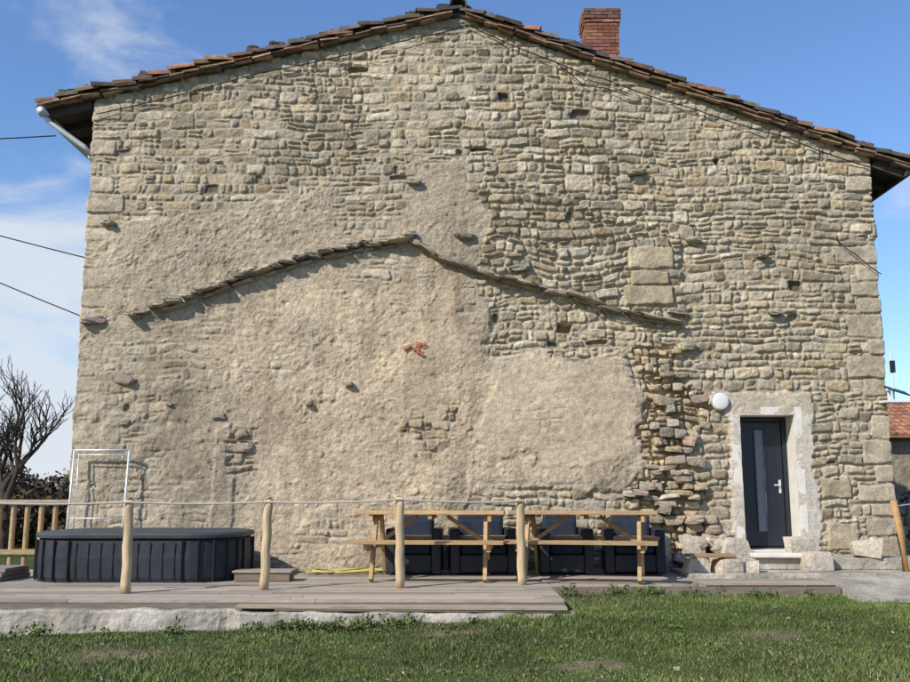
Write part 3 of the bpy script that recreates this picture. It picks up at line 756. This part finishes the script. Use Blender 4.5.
# ------------------------------------------------------------------ railing
rail = empty('post_and_rope_railing')
PO = [(-5.3, -3.55, 1.5), (-3.69, -3.26, 1.50), (-2.21, -2.9, 1.50), (-.65, -2.67, 1.53), (.82, -2.3, 1.50)]
b = MB()
for (x, y, z) in PO[1:]:
    lean = random.uniform(-.02, .03); pts = []; rr = []
    for k in range(11):
        t = k / 10; pts.append((x + lean * t + .006 * math.sin(k * 1.7 + x), y, DZ + (z - DZ) * t)); rr.append(.056 - .006 * t + random.uniform(-.0015, .0015))
    pts.append((x + lean, y, z + .012)); rr.append(.040)
    b.tube(pts, rr, 18)
b.obj('posts', M_log, rail, smooth=True)
b = MB(); pp = [(-9.4, -4.1, 1.50)] + PO; pts = []
for i in range(1, len(pp)):
    a = Vector(pp[i - 1]); c_ = Vector(pp[i]); a.z -= .03; c_.z -= .03
    for k in range(8):
        t = k / 8; pts.append(a.lerp(c_, t) - Vector((0, .0, .02 * 4 * t * (1 - t))))
pts.append(Vector(pp[-1]) - Vector((0, 0, .03)))
b.tube([p + Vector((0, -.05, 0)) for p in pts], .012, 8); b.obj('rope', M_rope, rail, smooth=True)

# ------------------------------------------------------------------ picnic tables
PC = [(.43, .285, .14), (.47, .32, .165), (.39, .255, .13)]
def picnic(loc, rot, L=1.95):
    e = empty('picnic_table', loc, rot); H = .88
    b_ = MB()
    for i in range(5): b_.box((0, -.32 + i * .16, H - .022), (L, .148, .044), col=vary(random.choice(PC), .14))
    b_.obj('table_top', M_pine, e, bevel=.005)
    b_ = MB()
    for s in (-1, 1):
        for i in range(2): b_.box((0, s * (.66 + i * .15), .50), (L, .14, .044), col=vary(random.choice(PC), .14))
    b_.obj('benches', M_pine, e, bevel=.005)
    b_ = MB()
    for sx in (-1, 1):
        x = sx * (L / 2 - .24)
        for s in (-1, 1):
            top = Vector((x, s * .20, H - .046)); bot = Vector((x, s * .62, 0.02)); mid = (top + bot) / 2; d = top - bot
            b_.box(mid, (.05, .10, d.length), rot=(math.atan2(-d.y, d.z), 0, 0), col=vary(PC[0], .1))
        b_.box((x + sx * .052, 0, .435), (.05, 1.60, .10), col=vary(PC[1], .1))
        b_.box((x + sx * .052, 0, H - .09), (.05, .74, .09), col=vary(PC[1], .1))
        t0 = Vector((x + sx * .02, 0, .44)); t1 = Vector((sx * .20, 0, H - .07)); d = t1 - t0
        b_.box((t0 + t1) / 2, (.05, .08, d.length), rot=(0, math.atan2(d.x, d.z), 0), col=vary(PC[2], .1))
    b_.box((0, 0, H - .075), (.05, .74, .06), col=PC[2])
    b_.obj('frame', M_pine, e, bevel=.004)
picnic((-.30, -1.35, DZ), math.radians(-4), 1.92); picnic((1.72, -1.42, DZ), math.radians(-13), 1.92)

def armchair(x, y, w_, rot=0):
    e = empty('garden_armchair', (x, y, DZ), rot); b_ = MB(); t = .13
    b_.box((-w_ / 2 + t / 2, 0, .33), (t, .70, .60)); b_.box((w_ / 2 - t / 2, 0, .33), (t, .70, .60))
    b_.box((0, .29, .43), (w_ - 2 * t - .005, .13, .76)); b_.box((0, -.04, .16), (w_ - 2 * t - .005, .60, .24))
    b_.obj('frame', M_tub, e, bevel=.025)
    b_ = MB(); b_.box((0, -.06, .35), (w_ - 2 * t - .03, .56, .13)); b_.box((0, .17, .57), (w_ - 2 * t - .03, .12, .36), rot=(-.18, 0, 0)); b_.obj('cushions', M_cush, e, bevel=.045)
armchair(-.56, -.62, .76, -.04); armchair(.38, -.60, .92, .06); armchair(1.52, -.62, .74, .05); armchair(2.50, -.60, .82, -.08)

# ------------------------------------------------------------------ hot tub
tub = empty('hot_tub', (-4.14, -1.15, DZ))
def rrect(w_, d_, r, n=10):
    out = []
    for (cx, cy, a0) in ((w_ / 2 - r, d_ / 2 - r, 0), (-w_ / 2 + r, d_ / 2 - r, 90), (-w_ / 2 + r, -d_ / 2 + r, 180), (w_ / 2 - r, -d_ / 2 + r, 270)):
        for k in range(n + 1):
            a = math.radians(a0 + 90 * k / n); out.append((cx + r * math.cos(a), cy + r * math.sin(a)))
    return out
def loft(b_, levels):
    rings = []; vs = []; fs = []
    for (w_, d_, r, z) in levels: rr = rrect(w_, d_, r); rings.append(len(rr)); vs += [(x, y, z) for x, y in rr]
    n = rings[0]
    for i in range(len(levels) - 1):
        for k in range(n): fs.append((i * n + k, i * n + (k + 1) % n, (i + 1) * n + (k + 1) % n, (i + 1) * n + k))
    fs.append(tuple((len(levels) - 1) * n + k for k in range(n))); b_.add(vs, fs)
b = MB(); loft(b, [(2.62, 1.72, .62, 0), (2.66, 1.76, .62, .06), (2.68, 1.78, .63, .30), (2.66, 1.76, .62, .50), (2.60, 1.70, .60, .54)]); b.obj('skirt', M_tub, tub, smooth=False)
b = MB(); loft(b, [(2.64, 1.74, .62, .542), (2.71, 1.81, .64, .55), (2.72, 1.82, .65, .585), (2.68, 1.78, .64, .61), (2.50, 1.6, .55, .622), (1.2, .5, .2, .64)]); b.obj('cover', M_tubtop, tub, smooth=False)
b = MB()
for (x, y) in rrect(2.69, 1.79, .63, 5):
    b.box((x, y, .27), (.03, .03, .50), rot=(0, 0, math.atan2(y, x)))
for k in range(9): b.box((-.62 + k * .155, -.893, .27), (.010, .010, .46))
b.obj('skirt_ribs', M_black, tub, bevel=.004)
fr = empty('towel_frame', (-5.21, -.18, DZ))
b = MB()
for x in (-.41, .40): b.tube([(x - .05, 0, 0), (x, 0, 1.74)], .016, 8)
b.tube([(-.41, 0, 1.74), (.40, 0, 1.74)], .016, 8); b.tube([(-.35, .0, .6), (-.34, 0, 1.70)], .009, 8); b.tube([(-.35, 0, 1.67), (.38, 0, 1.67)], .008, 8); b.tube([(-.42, 0, .75), (.39, 0, .75)], .010, 8)
b.tube([(.30, 0, 1.66), (.30, 0, 1.60)], .007, 6)
b.obj('frame_tubes', M_alu, fr, smooth=True)
b = MB()
b.box((-2.45, -1.7, DZ + .06), (.70, .36, .10), col=(.20, .15, .11)); b.box((-2.45, -1.7, DZ + .125), (.75, .40, .025), col=(.32, .27, .21)); b.obj('wooden_step', M_wood, None, bevel=.004)
b = MB()
for k in range(3): b.box((-6.75, -1.5 + .02 * k, DZ + .03 + k * .052), (2.0, .9 - .12 * k, .046), col=vary((.24, .21, .18), .15))
b.obj('stacked_planks', M_wood, None, bevel=.003)
b = MB(); pts = []
for k in range(120):
    a = k * .30; r_ = .16 + .0012 * k + .03 * math.sin(k * .37)
    pts.append((-1.50 + r_ * 1.9 * math.cos(a) + .06 * math.sin(k * .23), -.72 + r_ * .8 * math.sin(a), DZ + .02 + .0003 * k * (1 + .3 * math.sin(k))))
pts += [(-.95, -.4, DZ + .1), (-1.0, -.15, DZ + .25), (-.98, -.07, DZ + .40)]
b.tube(pts, .011, 6); b.obj('garden_hose', M_hoseY, None, smooth=True)
b = MB(); b.tube([(-2.3 + .05 * k, -.55 + .12 * math.sin(k * .5), DZ + .015) for k in range(30)], .012, 6); b.obj('garden_hose', M_hoseG, None, smooth=True)

gp_ = empty('wooden_post', (6.16, -.95, .50))
b = MB(); b.tube([(0, 0, 0), (-.02, 0, .5), (-.10, 0, .98)], [.05, .048, .045], 14, col=(.42, .25, .10)); b.obj('post', M_pine, gp_, smooth=True)
b = MB(); b.tube([(-.08, .0, .90), (.6, .5, .95)], .008, 6); b.obj('wire', M_alu, gp_)
fe = empty('wooden_fence')
b = MB()
for k in range(13):
    x = -9.3 + k * .235
    b.tube([(x, 1.9, .25), (x, 1.9, 1.42)], .045, 10, col=vary((.46, .33, .18), .15))
b.box((-7.9, 1.84, 1.45), (3.2, .10, .05), col=(.40, .31, .21)); b.box((-7.9, 1.84, .62), (3.2, .05, .08), col=(.40, .28, .15)); b.obj('fence_pickets', M_pine, fe)

# ------------------------------------------------------------------ background
def tree(name, base, hgt, seed):
    rnd = random.Random(seed); e = empty(name, base); b_ = MB()
    def grow(p, d, L, r, lev):
        pts = [p]; n = 4
        for k in range(n):
            d = (d + Vector((rnd.uniform(-.22, .22), rnd.uniform(-.22, .22), rnd.uniform(-.05, .16)))).normalized(); p = p + d * L / n; pts.append(p)
        b_.tube(pts, [max(.006, r * (1 - .4 * k / n)) for k in range(n + 1)], 5 if lev > 1 else 9, cap=False)
        if lev >= 6: return
        for k in range(3 if lev < 5 else 2):
            q = pts[rnd.randint(2, n)] if k else pts[-1]
            dd = (d + Vector((rnd.uniform(-1, 1), rnd.uniform(-1, 1), rnd.uniform(-.25, .7))) * .75).normalized()
            grow(q, dd, L * rnd.uniform(.6, .82), r * .6, lev + 1)
    grow(Vector((0, 0, 0)), Vector((.05, 0, 1)), hgt * .27, hgt * .026, 0)
    b_.obj('trunk_and_branches', M_bark, e)
    return e
tree('bare_tree', (-10.7, 8.5, .2), 5.6, 3); tree('bare_tree', (-16, 16, .2), 6, 9)
r0 = RS(4)
def hedge(x0, x1, y0, y1, hgt, n, cnt, seed, cols):
    cen = []; rad = []
    for k in range(n):
        x = r0.uniform(x0, x1); y = r0.uniform(y0, y1); top = hgt * (.7 + .3 * math.sin(x * 1.3) * math.cos(x * .45 + y))
        cen.append((x, y, .3 + r0.rand() * top)); rad.append((r0.uniform(.5, 1.1), .8, r0.uniform(.35, .65)))
    leaf_mesh('hedge', cen, rad, cnt, .075, cols, seed)
hedge(-30, -9.4, 10.5, 16, 2.1, 250, 420, 41, [(.06, .06, .03), (.08, .065, .04), (.10, .07, .045), (.05, .045, .03), (.09, .075, .055)])
hedge(8.6, 24, 7.5, 10, 1.3, 110, 320, 42, [(.04, .055, .022), (.06, .075, .025), (.07, .06, .035)])
nh = empty('tiled_roof_house')
b = MB(); b.box((16.2, 14.0, 1.6), (9.0, 5, 3.2)); b.obj('walls', M_side, nh)
b = MB()
for r in range(45):
    for k in range(9):
        x = 11.5 + r * .21; t = k * .36
        b.tube([(x, 11.2 + t * .93, 3.12 + t * .36), (x, 11.2 + t * .93 + .40, 3.12 + t * .36 + .14)], [.11, .09], 8, col=vary((.30, .15, .095), .3))
b.add([(11.3, 11.1, 3.08), (21, 11.1, 3.08), (21, 14.3, 4.3), (11.3, 14.3, 4.3)], [(0, 1, 2, 3)], (.3, .15, .1)); b.obj('roof_tiles', M_tile, nh)
b = MB()
for r in range(6):
    x = 7.6 + random.uniform(0, .2)
    while x < 13:
        L = random.uniform(.25, .5); b.rock((x + L / 2, 3.0, .35 + r * .19), (L, .4, .2), col=vary((.30, .25, .19), .2), rough=.06, e=7); x += L * .98
b.obj('dry_stone_wall', M_stone)

# ------------------------------------------------------------------ light, sky, camera
sun_dir = Vector((-.60, -.54, .60)).normalized()
el = math.asin(sun_dir.z); az = math.atan2(sun_dir.x, sun_dir.y)
L_ = bpy.data.lights.new('sun', 'SUN'); L_.energy = 5.0; L_.angle = math.radians(.5); L_.color = (1, .95, .87)
so = bpy.data.objects.new('sun', L_); COL.objects.link(so); so.rotation_euler = (-sun_dir).to_track_quat('-Z', 'Y').to_euler(); so.location = (-20, -20, 20)
wd = bpy.data.worlds.new('World'); scene.world = wd; wd.use_nodes = True
N = wd.node_tree.nodes; Lk = wd.node_tree.links; bg = N['Background']
sky = N.new('ShaderNodeTexSky'); sky.sky_type = 'NISHITA'; sky.sun_disc = False; sky.sun_elevation = el; sky.sun_rotation = az % (2 * math.pi)
sky.altitude = 300; sky.air_density = 1.3; sky.dust_density = .1; sky.ozone_density = 4.0
tn = N.new('ShaderNodeMix'); tn.data_type = 'RGBA'; tn.blend_type = 'MULTIPLY'; tn.inputs[0].default_value = 1; tn.inputs[7].default_value = (.88, 1.0, 1.22, 1)
Lk.new(sky.outputs[0], tn.inputs[6])
tc = N.new('ShaderNodeTexCoord'); mp = N.new('ShaderNodeMapping'); mp.inputs['Scale'].default_value = (1.0, 1.0, 2.4); mp.inputs['Rotation'].default_value = (.1, .25, .3)
Lk.new(tc.outputs['Generated'], mp.inputs['Vector'])
ns = N.new('ShaderNodeTexNoise'); ns.inputs['Scale'].default_value = 3.4; ns.inputs['Detail'].default_value = 9; ns.inputs['Roughness'].default_value = .56; ns.inputs['Distortion'].default_value = .5
Lk.new(mp.outputs[0], ns.inputs['Vector'])
sx = N.new('ShaderNodeSeparateXYZ'); Lk.new(tc.outputs['Generated'], sx.inputs[0])
m1 = N.new('ShaderNodeMath'); m1.operation = 'MULTIPLY_ADD'; Lk.new(sx.outputs['X'], m1.inputs[0]); m1.inputs[1].default_value = -.26; Lk.new(ns.outputs['Fac'], m1.inputs[2])
m2 = N.new('ShaderNodeMath'); m2.operation = 'MULTIPLY_ADD'; Lk.new(sx.outputs['Z'], m2.inputs[0]); m2.inputs[1].default_value = -.28; Lk.new(m1.outputs[0], m2.inputs[2])
rp = N.new('ShaderNodeMapRange'); rp.inputs['From Min'].default_value = .37; rp.inputs['From Max'].default_value = .60; rp.interpolation_type = 'SMOOTHSTEP'
rp.inputs['To Max'].default_value = .92
Lk.new(m2.outputs[0], rp.inputs['Value'])
mx = N.new('ShaderNodeMix'); mx.data_type = 'RGBA'; Lk.new(rp.outputs[0], mx.inputs[0]); Lk.new(tn.outputs[2], mx.inputs[6]); mx.inputs[7].default_value = (5.2, 5.6, 6.2, 1)
Lk.new(mx.outputs[2], bg.inputs['Color']); bg.inputs['Strength'].default_value = .14

cam = bpy.data.cameras.new('camera'); co = bpy.data.objects.new('camera', cam); COL.objects.link(co)
co.location = (0, -14, 1.55); co.rotation_euler = (math.radians(99.4), 0, 0)
cam.sensor_width = 36; cam.lens = 36.8; cam.clip_end = 6000; cam.clip_start = .1
scene.camera = co
scene.view_settings.view_transform = 'Standard'; scene.view_settings.look = 'None'; scene.view_settings.exposure = 0
